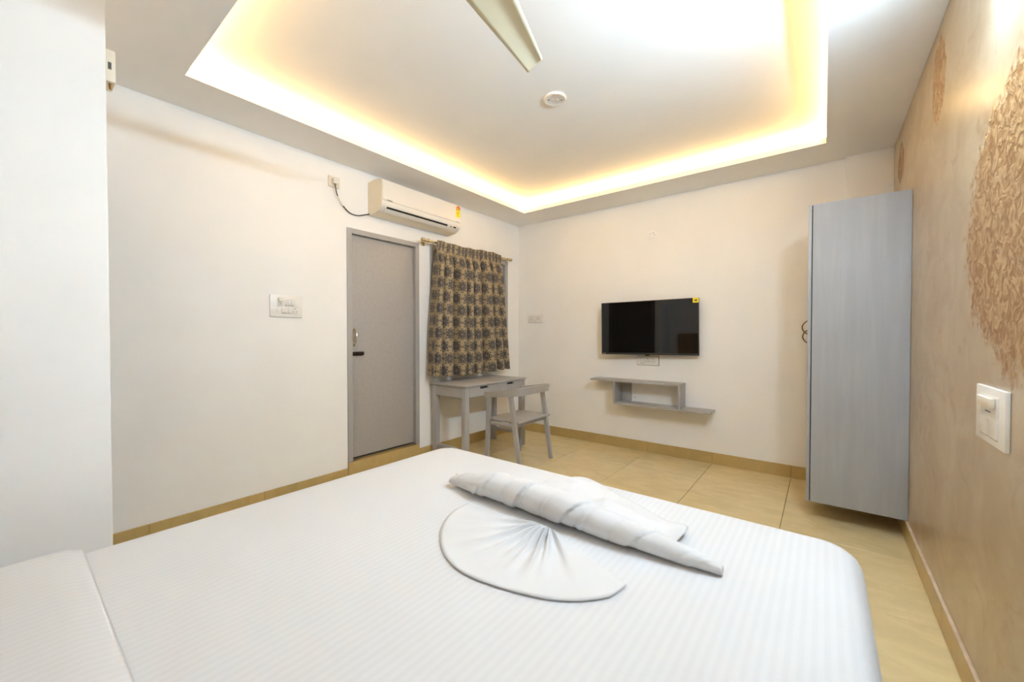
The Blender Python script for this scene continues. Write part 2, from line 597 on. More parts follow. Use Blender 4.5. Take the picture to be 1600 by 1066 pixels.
tile_piece(-0.10, SKT + 0.004, DOOR[0], DOOR[1], 0, 0.145, bl, 'skirt', name='threshold_tile')
br = empty('baseboard_right', (RW, -2.2, 0), 'tan tile skirting under the textured wall', 'skirting', kind='structure')
for j in range(len(ys) - 1):
    if ys[j] - ys[j + 1] > 0.02:
        tile_piece(RW - SKT, RW, ys[j + 1], min(ys[j], -0.043), 0, SKH, br, 'skirt', gap=0.0011)

box('cement_edge', (RW - 0.013, RW, NEAR, -0.05, SKH, SKH + 0.012), 'cement', br, bev=0.003)

# ================================================================== door_1
d1 = empty('door_1', (0, -1.95, 0.146), 'grey flush door with a steel handle and dark bolt', 'door', kind='structure')
y0, y1, zt = DOOR[0], DOOR[1], DOOR[3]
fw = 0.042
for nm, b6 in (('door_jamb', (-0.09, 0.012, y0, y0 + fw, 0.147, zt)), ('door_jamb', (-0.09, 0.012, y1 - fw, y1, 0.147, zt)),
               ('door_head', (-0.09, 0.012, y0 + fw, y1 - fw, zt - fw, zt))):
    box(nm, b6, 'grey', d1, bev=0.003)
leaf = box('door_leaf', (-0.062, -0.022, y0 + fw + 0.003, y1 - fw - 0.003, 0.170, zt - fw - 0.004), 'greydoor', d1, bev=0.002)
box('door_gap', (-0.085, -0.070, y0 + fw, y1 - fw, 0.147, zt - fw), 'dark', d1, bev=0)
bm = bmesh.new()
hy = -2.243
add_tube(bm, [(-0.022, hy, 1.106), (0.006, hy, 1.110), (0.020, hy, 1.125), (0.025, hy, 1.150), (0.026, hy, 1.172), (0.025, hy, 1.194), (0.020, hy, 1.219), (0.006, hy, 1.234), (-0.022, hy, 1.238)],
         [0.007, 0.007, 0.007, 0.008, 0.009, 0.008, 0.007, 0.007, 0.007], 10)
for z in (1.106, 1.238):
    add_lathe(bm, (-0.022, hy, z), [(0.012, 0), (0.012, 0.004), (0.008, 0.007)], 14, 'x')
tag(finish('door_handle', bm, 'steel', leaf), 'curved steel pull handle')
bm = bmesh.new()
add_box(bm, -0.022, -0.016, -2.268, -2.150, 1.018, 1.050, bev=0.002)
add_tube(bm, [(-0.008, -2.285, 1.034), (-0.008, -2.158, 1.034)], 0.008, 10)
for yy in (-2.255, -2.215, -2.170):
    add_box(bm, -0.018, 0.003, yy - 0.008, yy + 0.008, 1.020, 1.048, bev=0.003)
add_tube(bm, [(-0.008, -2.19, 1.034), (0.016, -2.19, 1.028)], 0.005, 8)
tag(finish('bolt', bm, 'bolt', leaf), 'dark sliding tower bolt')

# ================================================================== window_1
w1 = empty('window_1', (0, (WIN[0] + WIN[1]) / 2, WIN[2]), 'grey framed window behind the floral curtain', 'window', kind='structure')
a, b_, c, d = WIN
for nm, b6 in (('window_frame', (-0.10, 0.012, a, a + 0.05, c, d)), ('window_frame', (-0.10, 0.012, b_ - 0.05, b_, c, d)),
               ('window_frame', (-0.10, 0.012, a + 0.05, b_ - 0.05, d - 0.05, d)), ('window_frame', (-0.10, 0.012, a + 0.05, b_ - 0.05, c, c + 0.05))):
    box(nm, b6, 'grey', w1, bev=0.003)
mid = (a + b_) / 2
for k, (p, q) in enumerate(((a + 0.052, mid), (mid, b_ - 0.052))):
    bm = bmesh.new()
    z0, z1 = c + 0.052, d - 0.052
    for b6 in ((-0.055, -0.02, p, p + 0.035, z0, z1), (-0.055, -0.02, q - 0.035, q, z0, z1), (-0.055, -0.02, p + 0.035, q - 0.035, z1 - 0.035, z1), (-0.055, -0.02, p + 0.035, q - 0.035, z0, z0 + 0.035)):
        add_box(bm, *b6, bev=0.002)
    s = finish('sash', bm, 'grey', w1)
    box('pane', (-0.040, -0.036, p + 0.034, q - 0.034, z0 + 0.034, z1 - 0.034), 'glass', s, bev=0)

# ================================================================== added_door (unseen, added on the partition to darken the television's reflection)
d2 = empty('added_door', (0.5, BY, 0), 'unseen dark brown door added to the partition to darken the television reflection', 'door', kind='structure')
for b6 in ((0.06, 0.11, BY, BY + 0.005, 0, 2.1), (0.89, 0.94, BY, BY + 0.005, 0, 2.1), (0.11, 0.89, BY, BY + 0.005, 2.05, 2.1)):
    box('door_jamb', b6, 'darkdoor', d2)
box('door_leaf', (0.113, 0.887, BY, BY + 0.003, 0.005, 2.047), 'darkdoor', d2)

# ================================================================== bed
BX0, BX1, BY0, BY1 = 1.310, 3.150, -4.44, -2.428
ZT = 0.552
bed = empty('bed', ((BX0 + BX1) / 2, (BY0 + BY1) / 2, 0), 'double bed made up with a white striped sheet', 'bed')
box('bed_base', (BX0 + 0.05, BX1 - 0.05, BY0 + 0.05, BY1 - 0.05, 0.10, 0.245), 'woodbrown', bed, bev=0.005)
for x in (BX0 + 0.10, BX1 - 0.10):
    for y in (BY0 + 0.10, BY1 - 0.12):
        box('leg', (x - 0.035, x + 0.035, y - 0.035, y + 0.035, 0, 0.10), 'woodbrown', bed)
box('headboard', (BX0 - 0.08, BX1 + 0.08, NEAR + 0.004, NEAR + 0.06, 0.12, 1.22), 'woodbrown', bed, bev=0.01)


def rrect(inset, rc, x0, x1, y0, y1, nc=9, ns=26):
    x0, x1, y0, y1 = x0 + inset, x1 - inset, y0 + inset, y1 - inset
    r = min(max(rc - inset, 0.02), (x1 - x0) / 2 - 1e-4, (y1 - y0) / 2 - 1e-4)
    pts = []
    for (cx, cy, a0, nxt) in ((x1 - r, y0 + r, -90, 0), (x1 - r, y1 - r, 0, 1), (x0 + r, y1 - r, 90, 2), (x0 + r, y0 + r, 180, 3)):
        for k in range(nc):
            a = math.radians(a0 + 90 * k / (nc - 1))
            pts.append((cx + r * math.cos(a), cy + r * math.sin(a)))
        # straight run to the next corner
        p = pts[-1]
        q = ((x1, y1 - r), (x0 + r, y1), (x0, y0 + r), (x1 - r, y0))[nxt]
        for k in range(1, ns):
            t = k / ns
            pts.append((p[0] + (q[0] - p[0]) * t, p[1] + (q[1] - p[1]) * t))
    return pts


def sheet_height(x, y):
    z = 0.0035 * mnoise.noise(Vector((x * 2.3, y * 1.7, 0.3)))
    # rumpled area near the turned-down end by the partition
    w = math.exp(-(((x - 1.75) / 0.45) ** 2 + ((y + 3.72) / 0.22) ** 2))
    z += w * 0.012 * mnoise.noise(Vector((x * 7 + y * 3, y * 11, 2.7)))
    z *= min(1.0, max(0.0, (y + 3.90) / 0.06))
    w2 = math.exp(-(((x - 1.75) / 0.3) ** 2 + ((y + 3.2) / 0.15) ** 2))
    z += w2 * 0.004 * mnoise.noise(Vector((x * 12, y * 16, 7.7)))
    return z


def sheet_surface(x, y):
    d = min(x - BX0, BX1 - x)
    e = 0.055
    pr = [(0.0, 1.8), (0.08, 0.8), (0.3, 0.35), (0.62, 0.10), (1.0, 0.0)]
    if d >= e: return ZT + sheet_height(x, y)
    q = max(d, 0) / e
    for (a, za), (b, zb) in zip(pr, pr[1:]):
        if q <= b:
            return ZT - e * (za + (zb - za) * (q - a) / (b - a)) + 0.003
    return ZT


def cover_mesh(name, x0, x1, y0, y1, zt, zb, edge, rc, mat, parent=None, over=None):
    bm = bmesh.new()
    prof = [(0.0, zb), (-0.006, (zb * 2 + zt) / 3), (0.0, zt - edge * 1.8), (edge * 0.08, zt - edge * 0.8), (edge * 0.3, zt - edge * 0.35), (edge * 0.62, zt - edge * 0.10), (edge, zt)]
    ins = edge
    lim = min(x1 - x0, y1 - y0) / 2 - 0.01
    while ins < lim:
        ins = min(ins + 0.028, lim)
        prof.append((ins, zt))
    rings = []
    for kr, (i, z) in enumerate(prof):
        ring_ = []
        for (x, y) in rrect(i, rc, x0, x1, y0, y1):
            dz = sheet_height(x, y) * min(1, max(0, i - edge * 0.5) / 0.08)
            zz = z + dz
            if over is not None and BX0 <= x <= BX1:
                side = max(0.0, 1 - min(x - BX0, BX1 - x) / 0.11)
                zz = max(zz, sheet_surface(x, y) + over + 0.016 * side + 0.0016 * min(kr, 6))
            ring_.append(bm.verts.new((x, y, zz)))
        rings.append(ring_)
    n = len(rings[0])
    for r0, r1 in zip(rings, rings[1:]):
        for k in range(n):
            bm.faces.new((r0[k], r0[(k + 1) % n], r1[(k + 1) % n], r1[k]))
    bm.faces.new(rings[-1])
    return finish(name, bm, mat, parent, angle=180)


cover_mesh('mattress', BX0 + 0.022, BX1 - 0.022, BY0 + 0.022, BY1 - 0.022, ZT - 0.024, 0.246, 0.055, 0.11, 'towel', bed)
sh = cover_mesh('bed_sheet', BX0, BX1, BY0, BY1, ZT, 0.16, 0.055, 0.11, 'sheet')
tag(sh, 'white satin striped sheet stretched over the mattress', 'sheet')
fold = cover_mesh('folded_cover', BX0 - 0.014, BX1 + 0.014, BY0 + 0.03, -3.905, ZT + 0.019, ZT - 0.10, 0.045, 0.03, 'sheet', over=0.005)
tag(fold, 'turned-down layer of white cover near the partition end of the bed', 'bed cover')


# ================================================================== towels on the bed
def towel_roll():
    t = empty('rolled_towel', (2.34, -2.88, ZT), 'long tightly rolled white towel lying across the bed', 'towel')
    bm = bmesh.new()
    nx, na = 240, 72
    x0, x1 = 1.835, 2.845
    rings = []
    for i in range(nx + 1):
        s = i / nx
        x = x0 + (x1 - x0) * s
        r = 0.053 * (0.40 + 0.60 * min(1, s / 0.22) ** 0.7) * (0.22 + 0.78 * min(1, (1 - s) / 0.45) ** 0.7)
        cy = -2.868 - 0.012 * math.sin(math.pi * s) + 0.010 * math.sin(5 * s)
        cz = ZT + r * 0.93 + 0.004
        ring_ = []
        for k in range(na):
            th = 2 * math.pi * k / na
            # helical wrap: a step every turn, plus slack creases that follow the wrap
            ph = (th / (2 * math.pi) + x * 5.2 + 0.12 * math.sin(9 * x)) % 1.0
            step = 0.13 * (ph - 0.5)
            ph2 = (th / (2 * math.pi) + x * 9.3 + 0.4 + 0.2 * math.sin(17 * x)) % 1.0
            crease = -0.09 * math.exp(-((ph2 - 0.5) / 0.035) ** 2) - 0.06 * math.exp(-((ph2 - 0.68) / 0.02) ** 2)
            wr = 0.05 * mnoise.noise(Vector((x * 14 + math.cos(th) * 1.2, math.sin(th) * 1.5, x * 6 + th)))
            rr = r * (1 + step + crease + wr)
            y = cy + 1.08 * rr * math.cos(th)
            z = cz + 0.96 * rr * math.sin(th)
            ring_.append(bm.verts.new((x + 0.02 * math.cos(th) * (1 if s < 0.02 else 0), y, max(z, ZT + 0.003))))
        rings.append(ring_)
    for r0, r1 in zip(rings, rings[1:]):
        for k in range(na):
            bm.faces.new((r0[k], r0[(k + 1) % na], r1[(k + 1) % na], r1[k]))
    # open ends: sunk spiral centres
    for ring_, dx in ((rings[0], 0.035), (rings[-1], -0.03)):
        c = sum((v.co for v in ring_), Vector()) / na
        prev = ring_
        for q, dd in ((0.72, 0.0), (0.5, 0.5), (0.25, 1.0)):
            nr = [bm.verts.new(c + (v.co - c) * q + Vector((dx * dd, 0, 0))) for v in ring_]
            for k in range(na):
                bm.faces.new((prev[k], prev[(k + 1) % na], nr[(k + 1) % na], nr[k]))
            prev = nr
        bm.faces.new(prev)
    finish('roll', bm, 'towel', t, angle=60)
    # turned-back corner at the thin end of the roll
    bm = bmesh.new()
    nu, nv = 14, 8
    g = []
    for i in range(nu + 1):
        u = i / nu
        row = []
        for j in range(nv + 1):
            v = j / nv
            x = 1.838 + 0.16 * u
            y = -2.868 - 0.015 * u + (v - 0.5) * (0.035 + 0.075 * u)
            z = ZT + 0.030 + 0.040 * math.sin(math.pi * v) * (0.35 + 0.75 * u) + 0.012 * (1 - u) + 0.005 * mnoise.noise(Vector((x * 30, y * 30, 1)))
            row.append(bm.verts.new((x, y, z)))
        g.append(row)
    for i in range(nu):
        for j in range(nv):
            bm.faces.new((g[i][j], g[i + 1][j], g[i + 1][j + 1], g[i][j + 1]))
    o = finish('wrapped_corner', bm, 'towel', t, angle=180)
    sm = o.modifiers.new('cloth', 'SOLIDIFY'); sm.thickness = 0.005
    # slack tail spread out behind the roll
    bm = bmesh.new()
    nu, nv = 60, 26
    ctrl = [(2.02, -2.80), (2.09, -2.70), (2.15, -2.58), (2.22, -2.51), (2.32, -2.515), (2.42, -2.555), (2.52, -2.60), (2.62, -2.655), (2.715, -2.705), (2.70, -2.80)]

    def outer(u):
        f = u * (len(ctrl) - 1)
        i = min(int(f), len(ctrl) - 2)
        q = f - i
        P = [Vector(ctrl[max(0, min(len(ctrl) - 1, i + k))] + (0,)) for k in (-1, 0, 1, 2)]
        return 0.5 * ((2 * P[1]) + (P[2] - P[0]) * q + (2 * P[0] - 5 * P[1] + 4 * P[2] - P[3]) * q * q + (-P[0] + 3 * P[1] - 3 * P[2] + P[3]) * q ** 3)
    g = []
    for i in range(nu + 1):
        u = i / nu
        o2 = outer(u)
        inn = Vector((2.03 + 0.60 * u, -2.865, 0))
        row = []
        for j in range(nv + 1):
            v = j / nv
            p = inn.lerp(o2, v)
            env = math.sin(math.pi * min(1, 0.12 + 0.88 * u)) ** 0.6
            z = 0.052 * (1 - v) ** 1.3 * (0.55 + 0.45 * env) + 0.010
            z += 0.030 * env * math.sin(math.pi * v) * (0.5 + 0.9 * mnoise.noise(Vector((p.x * 9, p.y * 6, 3.1))))
            z += 0.012 * mnoise.noise(Vector((p.x * 22 + p.y * 10, p.y * 16, 9.0))) * math.sin(math.pi * v)
            z += 0.016 * math.exp(-((p.x - 2.25) / 0.10) ** 2) * v
            z += 0.022 * math.exp(-(((p.x - 2.70) / 0.05) ** 2 + ((p.y + 2.72) / 0.05) ** 2))
            row.append(bm.verts.new((p.x, p.y, ZT + max(z, 0.008))))
        g.append(row)
    for i in range(nu):
        for j in range(nv):
            bm.faces.new((g[i][j], g[i + 1][j], g[i + 1][j + 1], g[i][j + 1]))
    o = finish('loose_tail', bm, 'towel', t, angle=180)
    sm = o.modifiers.new('cloth', 'SOLIDIFY'); sm.thickness = 0.005
    return t


towel_roll()


def towel_fan():
    bm = bmesh.new()
    ax, ay = 2.354, -2.945
    na, nr = 240, 30
    a0, a1 = math.radians(184), math.radians(337)
    pl = [(0.10, 0.5), (0.21, 0.55), (0.33, 0.9), (0.45, 1.0), (0.545, 1.25), (0.61, 1.25), (0.675, 1.3), (0.75, 1.0), (0.86, 0.6)]
    g = []
    for i in range(na + 1):
        s = i / na
        th = a0 + (a1 - a0) * s
        row = []
        R = 0.352 + 0.008 * math.sin(7 * s) + 0.004 * math.sin(17 * s) - 0.02 * max(0, s - 0.93) / 0.07
        for j in range(nr + 1):
            q = j / nr
            r = 0.016 + (R - 0.016) * q
            h = 0.0
            for (c, am) in pl:
                c2 = c + 0.015 * q * math.sin(c * 40)
                w = 0.017 + 0.014 * q
                h += am * math.exp(-((s - c2) / w) ** 2)
            amp = (0.022 * math.exp(-((q - 0.22) / 0.26) ** 2) + 0.010 * (1 - q) ** 0.7) * min(1, 0.25 + q / 0.16)
            z = 0.0055 - 0.0015 * q + amp * h * 0.9 + 0.004 * math.exp(-(q / 0.25) ** 2)
            z += 0.004 * math.sin(math.pi * q) * mnoise.noise(Vector((s * 9, q * 3, 4.4)))
            z += 0.003 * q ** 6
            row.append(bm.verts.new((ax + r * math.cos(th), ay + r * math.sin(th), ZT + z)))
        g.append(row)
    for i in range(na):
        for j in range(nr):
            bm.faces.new((g[i][j], g[i + 1][j], g[i + 1][j + 1], g[i][j + 1]))
    o = finish('fan_folded_towel', bm, 'towel', angle=180)
    sm = o.modifiers.new('cloth', 'SOLIDIFY'); sm.thickness = 0.003; sm.offset = -1
    tag(o, 'white towel pleated into a half-round fan in front of the roll', 'towel')


towel_fan()

# ================================================================== wardrobe
WX0, WY0 = 2.990, -0.842
wd = empty('wardrobe', (3.22, -0.44, 0.117), 'tall grey-blue wardrobe hung on the textured wall', 'wardrobe')
box('body', (WX0, RW - 0.001, WY0, -0.044, 0.117, 2.022), 'wardrobe', wd, bev=0.003)
box('shadow_gap', (WX0 - 0.005, WX0, WY0 + 0.004, -0.05, 0.122, 2.017), 'dark', wd, bev=0)
ymid = (WY0 - 0.044) / 2
for k, (p, q) in enumerate(((WY0, ymid - 0.0015), (ymid + 0.0015, -0.046))):
    dr = box('wardrobe_door', (WX0 - 0.023, WX0 - 0.005, p, q, 0.117, 2.022), 'wardrobe', wd, bev=0.002)
    hy = q - 0.04 if k == 0 else p + 0.04
    zc = 1.243 if k == 0 else 1.178
    pts = []
    for i in range(13):
        t_ = i / 12
        pts.append((WX0 - 0.022 - 0.040 * math.sin(math.pi * t_) ** 0.7, hy, zc - 0.052 + 0.104 * t_))
    bm = bmesh.new()
    add_tube(bm, pts, 0.0042, 8)
    tag(finish('handle', bm, 'oldbrass', dr), 'thin bowed brass handle')

# ================================================================== desk
dk = empty('desk', (0.29, -1.0, 0), 'grey painted wooden desk with two slotted drawers', 'desk')
DX0, DX1, DY0, DY1, DZ = 0.022, 0.513, -1.475, -0.535, 0.729
bm = bmesh.new()
add_box(bm, DX0, DX1, DY0, DY1, DZ - 0.018, DZ, bev=0.005, seg=3)
finish('desktop', bm, 'grey', dk)
lw = 0.052
for (x, y) in ((0.050, DY0 + 0.012), (0.050, DY1 - 0.012 - lw), (DX1 - 0.012 - lw, DY0 + 0.012), (DX1 - 0.012 - lw, DY1 - 0.012 - lw)):
    box('leg', (x, x + lw, y, y + lw, 0, DZ - 0.018), 'grey', dk, bev=0.002)
AZ = 0.612
for y in (DY0 + 0.013, DY1 - 0.013 - 0.020):
    box('side_apron', (0.102, DX1 - 0.064, y, y + 0.020, AZ, DZ - 0.018), 'grey', dk)
    box('stretcher', (0.102, DX1 - 0.064, y + 0.005, y + 0.032, 0.105, 0.140), 'grey', dk)
box('back_apron', (0.055, 0.075, DY0 + 0.064, DY1 - 0.064, AZ, DZ - 0.018), 'grey', dk)
fy0, fy1 = DY0 + 0.064, DY1 - 0.064
box('front_rail', (DX1 - 0.050, DX1 - 0.014, fy0, fy1, AZ, AZ + 0.014), 'grey', dk)
fm = (fy0 + fy1) / 2
for (p, q) in ((fy0 + 0.002, fm - 0.001), (fm + 0.001, fy1 - 0.002)):
    c0 = (p + q) / 2
    z0, z1 = AZ + 0.016, DZ - 0.021
    us = [p, q, c0 - 0.055, c0 + 0.055]
    vs = [z0, z1, z1 - 0.028, z1 - 0.006]
    bm = bmesh.new()
    wall_grid(bm, us, vs, [(c0 - 0.055, c0 + 0.055, z1 - 0.028, z1 - 0.006)], lambda u, v: (DX1 - 0.013, u, v), lambda u, v: (DX1 - 0.031, u, v))
    drw = finish('drawer', bm, 'grey', dk, smooth=False)
    tag(box('slot', (DX1 - 0.060, DX1 - 0.032, c0 - 0.056, c0 + 0.056, z1 - 0.030, z1 - 0.005), 'black', drw, bev=0), 'dark finger slot')

# ================================================================== chair
ch = empty('chair', (0.79, -1.03, 0), 'grey wooden chair with a wrap-around backrest in front of the desk', 'chair')
CY0, CY1 = -1.285, -0.785
for (f, t_, w) in (((0.602, CY0, 0), (0.632, CY0, 0.622), 0.042), ((0.602, CY1, 0), (0.632, CY1, 0.622), 0.042),
                   ((0.990, CY0, 0), (0.880, CY0, 0.665), 0.044), ((0.985, CY1, 0), (0.880, CY1, 0.665), 0.044)):
    bm = bmesh.new()
    add_bar(bm, f, t_, w * 0.85, 0.028, w, 0.032, bev=0.003)
    finish('leg', bm, 'grey', ch)
bm = bmesh.new()
add_box(bm, 0.598, 0.958, CY0 + 0.020, CY1 - 0.004 + 0.03, 0.405, 0.425, bev=0.006, seg=3)
finish('seat', bm, 'grey', ch)
box('seat_rail', (0.905, 0.923, CY0 + 0.014, CY1 - 0.014, 0.368, 0.400), 'grey', ch)
box('seat_rail', (0.630, 0.648, CY0 + 0.014, CY1 - 0.014, 0.368, 0.400), 'grey', ch)
for y in (CY0, CY1):
    box('seat_rail', (0.648, 0.905, y - 0.009, y + 0.009, 0.374, 0.4045), 'grey', ch)
# wrap-around rail swept along a horseshoe, a little higher at the back
path = []
rc_ = 0.10
XB = 0.985
YA, YB = CY0 - 0.008, CY1 + 0.008
for k in range(9):
    path.append((0.600 + (XB - rc_ - 0.600) * k / 8, YA, (0, -1)))
for k in range(1, 9):
    a = math.radians(-90 + 90 * k / 8)
    path.append((XB - rc_ + rc_ * math.cos(a), YA + rc_ + rc_ * math.sin(a), (math.cos(a), math.sin(a))))
for k in range(1, 9):
    path.append((XB, YA + rc_ + (YB - YA - 2 * rc_) * k / 8, (1, 0)))
for k in range(1, 9):
    a = math.radians(90 * k / 8)
    path.append((XB - rc_ + rc_ * math.cos(a), YB - rc_ + rc_ * math.sin(a), (math.cos(a), math.sin(a))))
for k in range(1, 9):
    path.append((XB - rc_ - (XB - rc_ - 0.600) * k / 8, YB, (0, 1)))
bm = bmesh.new()
prev = None
for i, (x, y, n) in enumerate(path):
    zt_ = 0.668 + 0.060 * ((x - 0.600) / (XB - 0.600)) ** 1.2
    zb_ = zt_ - (0.050 + 0.018 * (x - 0.600) / (XB - 0.600))
    n = Vector((n[0], n[1], 0))
    c_ = Vector((x, y, 0))
    fl_ = 0.014
    ring_ = [bm.verts.new(c_ + n * (0.011 + fl_) + Vector((0, 0, zt_))), bm.verts.new(c_ + n * 0.011 + Vector((0, 0, zb_))),
             bm.verts.new(c_ - n * 0.011 + Vector((0, 0, zb_))), bm.verts.new(c_ + n * (-0.011 + fl_) + Vector((0, 0, zt_)))]
    if prev:
        for k in range(4):
            bm.faces.new((prev[k], prev[(k + 1) % 4], ring_[(k + 1) % 4], ring_[k]))
    else:
        bm.faces.new(ring_[::-1])
    prev = ring_
bm.faces.new(prev)
finish('back_rail', bm, 'grey', ch)

# ================================================================== wall shelf
shf = empty('wall_shelf', (1.68, -0.1, 0.48), 'grey zigzag wall shelf under the television', 'shelf')
bt = 0.017
box('shelf_board', (1.102, 2.010, -0.200, -0.0005, 0.716 - 0.002, 0.716 + bt - 0.002), 'grey', shf, bev=0.0015)
box('shelf_board', (1.360, 2.272, -0.200, -0.0005, 0.484, 0.484 + bt), 'grey', shf, bev=0.0015)
box('upright', (1.360, 1.360 + bt, -0.199, -0.0005, 0.484 + bt, 0.714), 'grey', shf, bev=0.0015)
box('upright', (2.010 - bt, 2.010, -0.199, -0.0005, 0.484 + bt, 0.714), 'grey', shf, bev=0.0015)
box('fixing_block', (1.378, 1.480, -0.016, -0.0005, 0.501, 0.714), 'grey', shf, bev=0.001)
bm = bmesh.new()
add_lathe(bm, (1.515, -0.0005, 0.545), [(0.006, 0.0), (0.006, -0.003), (0.003, -0.004)], 12, 'y')
finish('screw', bm, 'steel', shf)

# ================================================================== television
tv = empty('television', (1.667, 0, 0.985), 'flat black television on the back wall with a yellow sticker', 'television')
tparts = []
TW, TH = 0.950, 0.540
tvc = Vector((1.667, -0.085, 1.262))


def tv_box(name, b6, mat, parent, bev=0.002):
    bm = bmesh.new()
    add_box(bm, *b6, bev=bev)
    rot = Matrix.Rotation(math.radians(TV_TURN), 4, 'Z') @ Matrix.Rotation(math.radians(TV_ROLL), 4, 'Y')
    bmesh.ops.transform(bm, matrix=Matrix.Translation(tvc) @ rot, verts=bm.verts[:])
    return finish(name, bm, mat, parent)


TV_TURN, TV_ROLL = 3.0, -0.6
tv_box('cabinet', (-TW / 2, TW / 2, -0.012, 0.012, -TH / 2, TH / 2), 'black', tv, 0.004)
tv_box('rear_housing', (-0.32, 0.32, 0.012, 0.045, -0.24, 0.10), 'black', tv, 0.01)
scr = tv_box('screen', (-TW / 2 + 0.007, TW / 2 - 0.007, -0.0135, -0.012, -TH / 2 + 0.020, TH / 2 - 0.007), 'screen', tv, 0.0)
tv_box('lower_bezel', (-TW / 2 + 0.002, TW / 2 - 0.002, -0.0145, -0.012, -TH / 2 + 0.001, -TH / 2 + 0.018), 'black', tv, 0.001)
for k in range(5):
    tv_box('logo_mark', (-TW / 2 + 0.014 + k * 0.007, -TW / 2 + 0.019 + k * 0.007, -0.0150, -0.0145, -TH / 2 + 0.008, -TH / 2 + 0.013), 'steel', tv, 0.0)
st = tv_box('sticker', (TW / 2 - 0.052, TW / 2 - 0.001, -0.0150, -0.0136, TH / 2 - 0.046, TH / 2 - 0.001), 'yellow', tv, 0.0)
tv_box('sticker_print', (TW / 2 - 0.037, TW / 2 - 0.014, -0.0153, -0.0150, TH / 2 - 0.032, TH / 2 - 0.017), 'print', st, 0.0)
tv_box('receiver', (-0.02, 0.02, -0.010, 0.008, -TH / 2 - 0.008, -TH / 2 + 0.001), 'black', tv, 0.002)
box('wall_bracket', (1.50, 1.83, -0.045, -0.0005, 1.15, 1.40), 'black', tv)


# ================================================================== switch and socket plates
def plate_part(name, plane, u0, u1, v0, v1, d0, d1, mat, parent, bev=0.0015):
    """a box on a wall: plane 'L' (x=0, faces +x), 'B' (y=0, faces -y), 'R' (x=RW, faces -x)"""
    if plane == 'L': b6 = (d0, d1, u0, u1, v0, v1)
    elif plane == 'B': b6 = (u0, u1, -d1, -d0, v0, v1)
    else: b6 = (RW - d1, RW - d0, u0, u1, v0, v1)
    return box(name, b6, mat, parent, bev=bev)


def pins(plane, uc, vc, d, s, parent):
    for (du, dv, w, h) in ((0, 0.32, 0.11, 0.15), (-0.24, -0.16, 0.09, 0.13), (0.24, -0.16, 0.09, 0.13)):
        plate_part('pin_hole', plane, uc + (du - w / 2) * s, uc + (du + w / 2) * s, vc + (dv - h / 2) * s, vc + (dv + h / 2) * s, d - 0.001, d + 0.0006, 'dark', parent, 0)


def plate(name, plane, u0, u1, v0, v1, label, modules, mat='plastic', cat='switch plate', outline=False):
    uc = (u0 + u1) / 2
    loc = {'L': (0, uc, v0), 'B': (uc, 0, v0), 'R': (RW, uc, v0)}[plane]
    t = empty(name, loc, label, cat)
    if outline:
        plate_part('backing', plane, u0 - 0.004, u1 + 0.004, v0 - 0.004, v1 + 0.004, 0.0005, 0.003, 'print', t, 0.0005)
    plate_part('plate', plane, u0, u1, v0, v1, 0.0005 if not outline else 0.003, 0.011, mat, t, 0.003)
    for (kind, a, b, c, d) in modules:
        m0, m1 = u0 + (u1 - u0) * a, u0 + (u1 - u0) * b
        n0, n1 = v0 + (v1 - v0) * c, v0 + (v1 - v0) * d
        if kind == 'switch':
            s = plate_part('switch', plane, m0, m1, n0, n1, 0.0112, 0.0150, 'acwhite', t, 0.0012)
            plate_part('rocker_edge', plane, m0 + 0.002, m1 - 0.002, n0 - 0.003, n0 - 0.0005, 0.0105, 0.0125, 'print', s, 0)
        elif kind == 'blank':
            plate_part('blank_module', plane, m0, m1, n0, n1, 0.0112, 0.0128, mat, t, 0.0006)
        elif kind == 'socket':
            s = plate_part('socket', plane, m0, m1, n0, n1, 0.0112, 0.0132, 'acwhite', t, 0.0008)
            pins(plane, (m0 + m1) / 2, (n0 + n1) / 2, 0.0132, min(m1 - m0, n1 - n0), s)
        elif kind == 'knob':
            s = plate_part('regulator', plane, m0, m1, n0, n1, 0.0112, 0.0132, 'acwhite', t, 0.0008)
            h = n1 - n0
            plate_part('knob', plane, m0 + (m1 - m0) * 0.12, m1 - (m1 - m0) * 0.12, n0 + h * 0.45, n1 - h * 0.06, 0.0134, 0.026, 'cream', s, 0.004)
            plate_part('pointer_mark', plane, m0 + (m1 - m0) * 0.38, m1 - (m1 - m0) * 0.32, n0 + h * 0.18, n0 + h * 0.24, 0.0132, 0.0138, 'print', s, 0)
    return t


plate('switch_board', 'L', -2.886, -2.667, 1.317, 1.474, 'two-row white switch board beside the grey door',
      [('knob', .21, .40, .52, .90), ('switch', .43, .52, .54, .83), ('switch', .53, .63, .54, .83), ('switch', .64, .735, .54, .83), ('blank', .745, .85, .52, .83),
       ('blank', .20, .325, .16, .46), ('switch', .34, .52, .19, .46), ('switch', .535, .635, .19, .46), ('socket', .65, .85, .15, .46)], cat='switch board')
plate('socket_plate', 'B', 0.150, 0.370, 1.343, 1.440, 'small white socket plate in the corner beside the curtain',
      [('socket', .14, .40, .22, .78), ('switch', .43, .57, .22, .78), ('socket', .60, .86, .22, .78)], cat='socket')
plate('socket_plate', 'B', 1.540, 1.756, 0.885, 0.975, 'white socket plate just below the television',
      [('switch', .14, .36, .22, .78), ('socket', .38, .61, .22, .78), ('socket', .63, .86, .22, .78)], cat='socket', outline=True)
plate('switch_plate', 'R', -2.395, -2.140, 0.872, 1.036, 'square white switch plate on the beige textured wall',
      [('knob', .18, .80, .50, .86), ('switch', .20, .48, .14, .44), ('switch', .51, .80, .14, .44)], cat='switch plate')

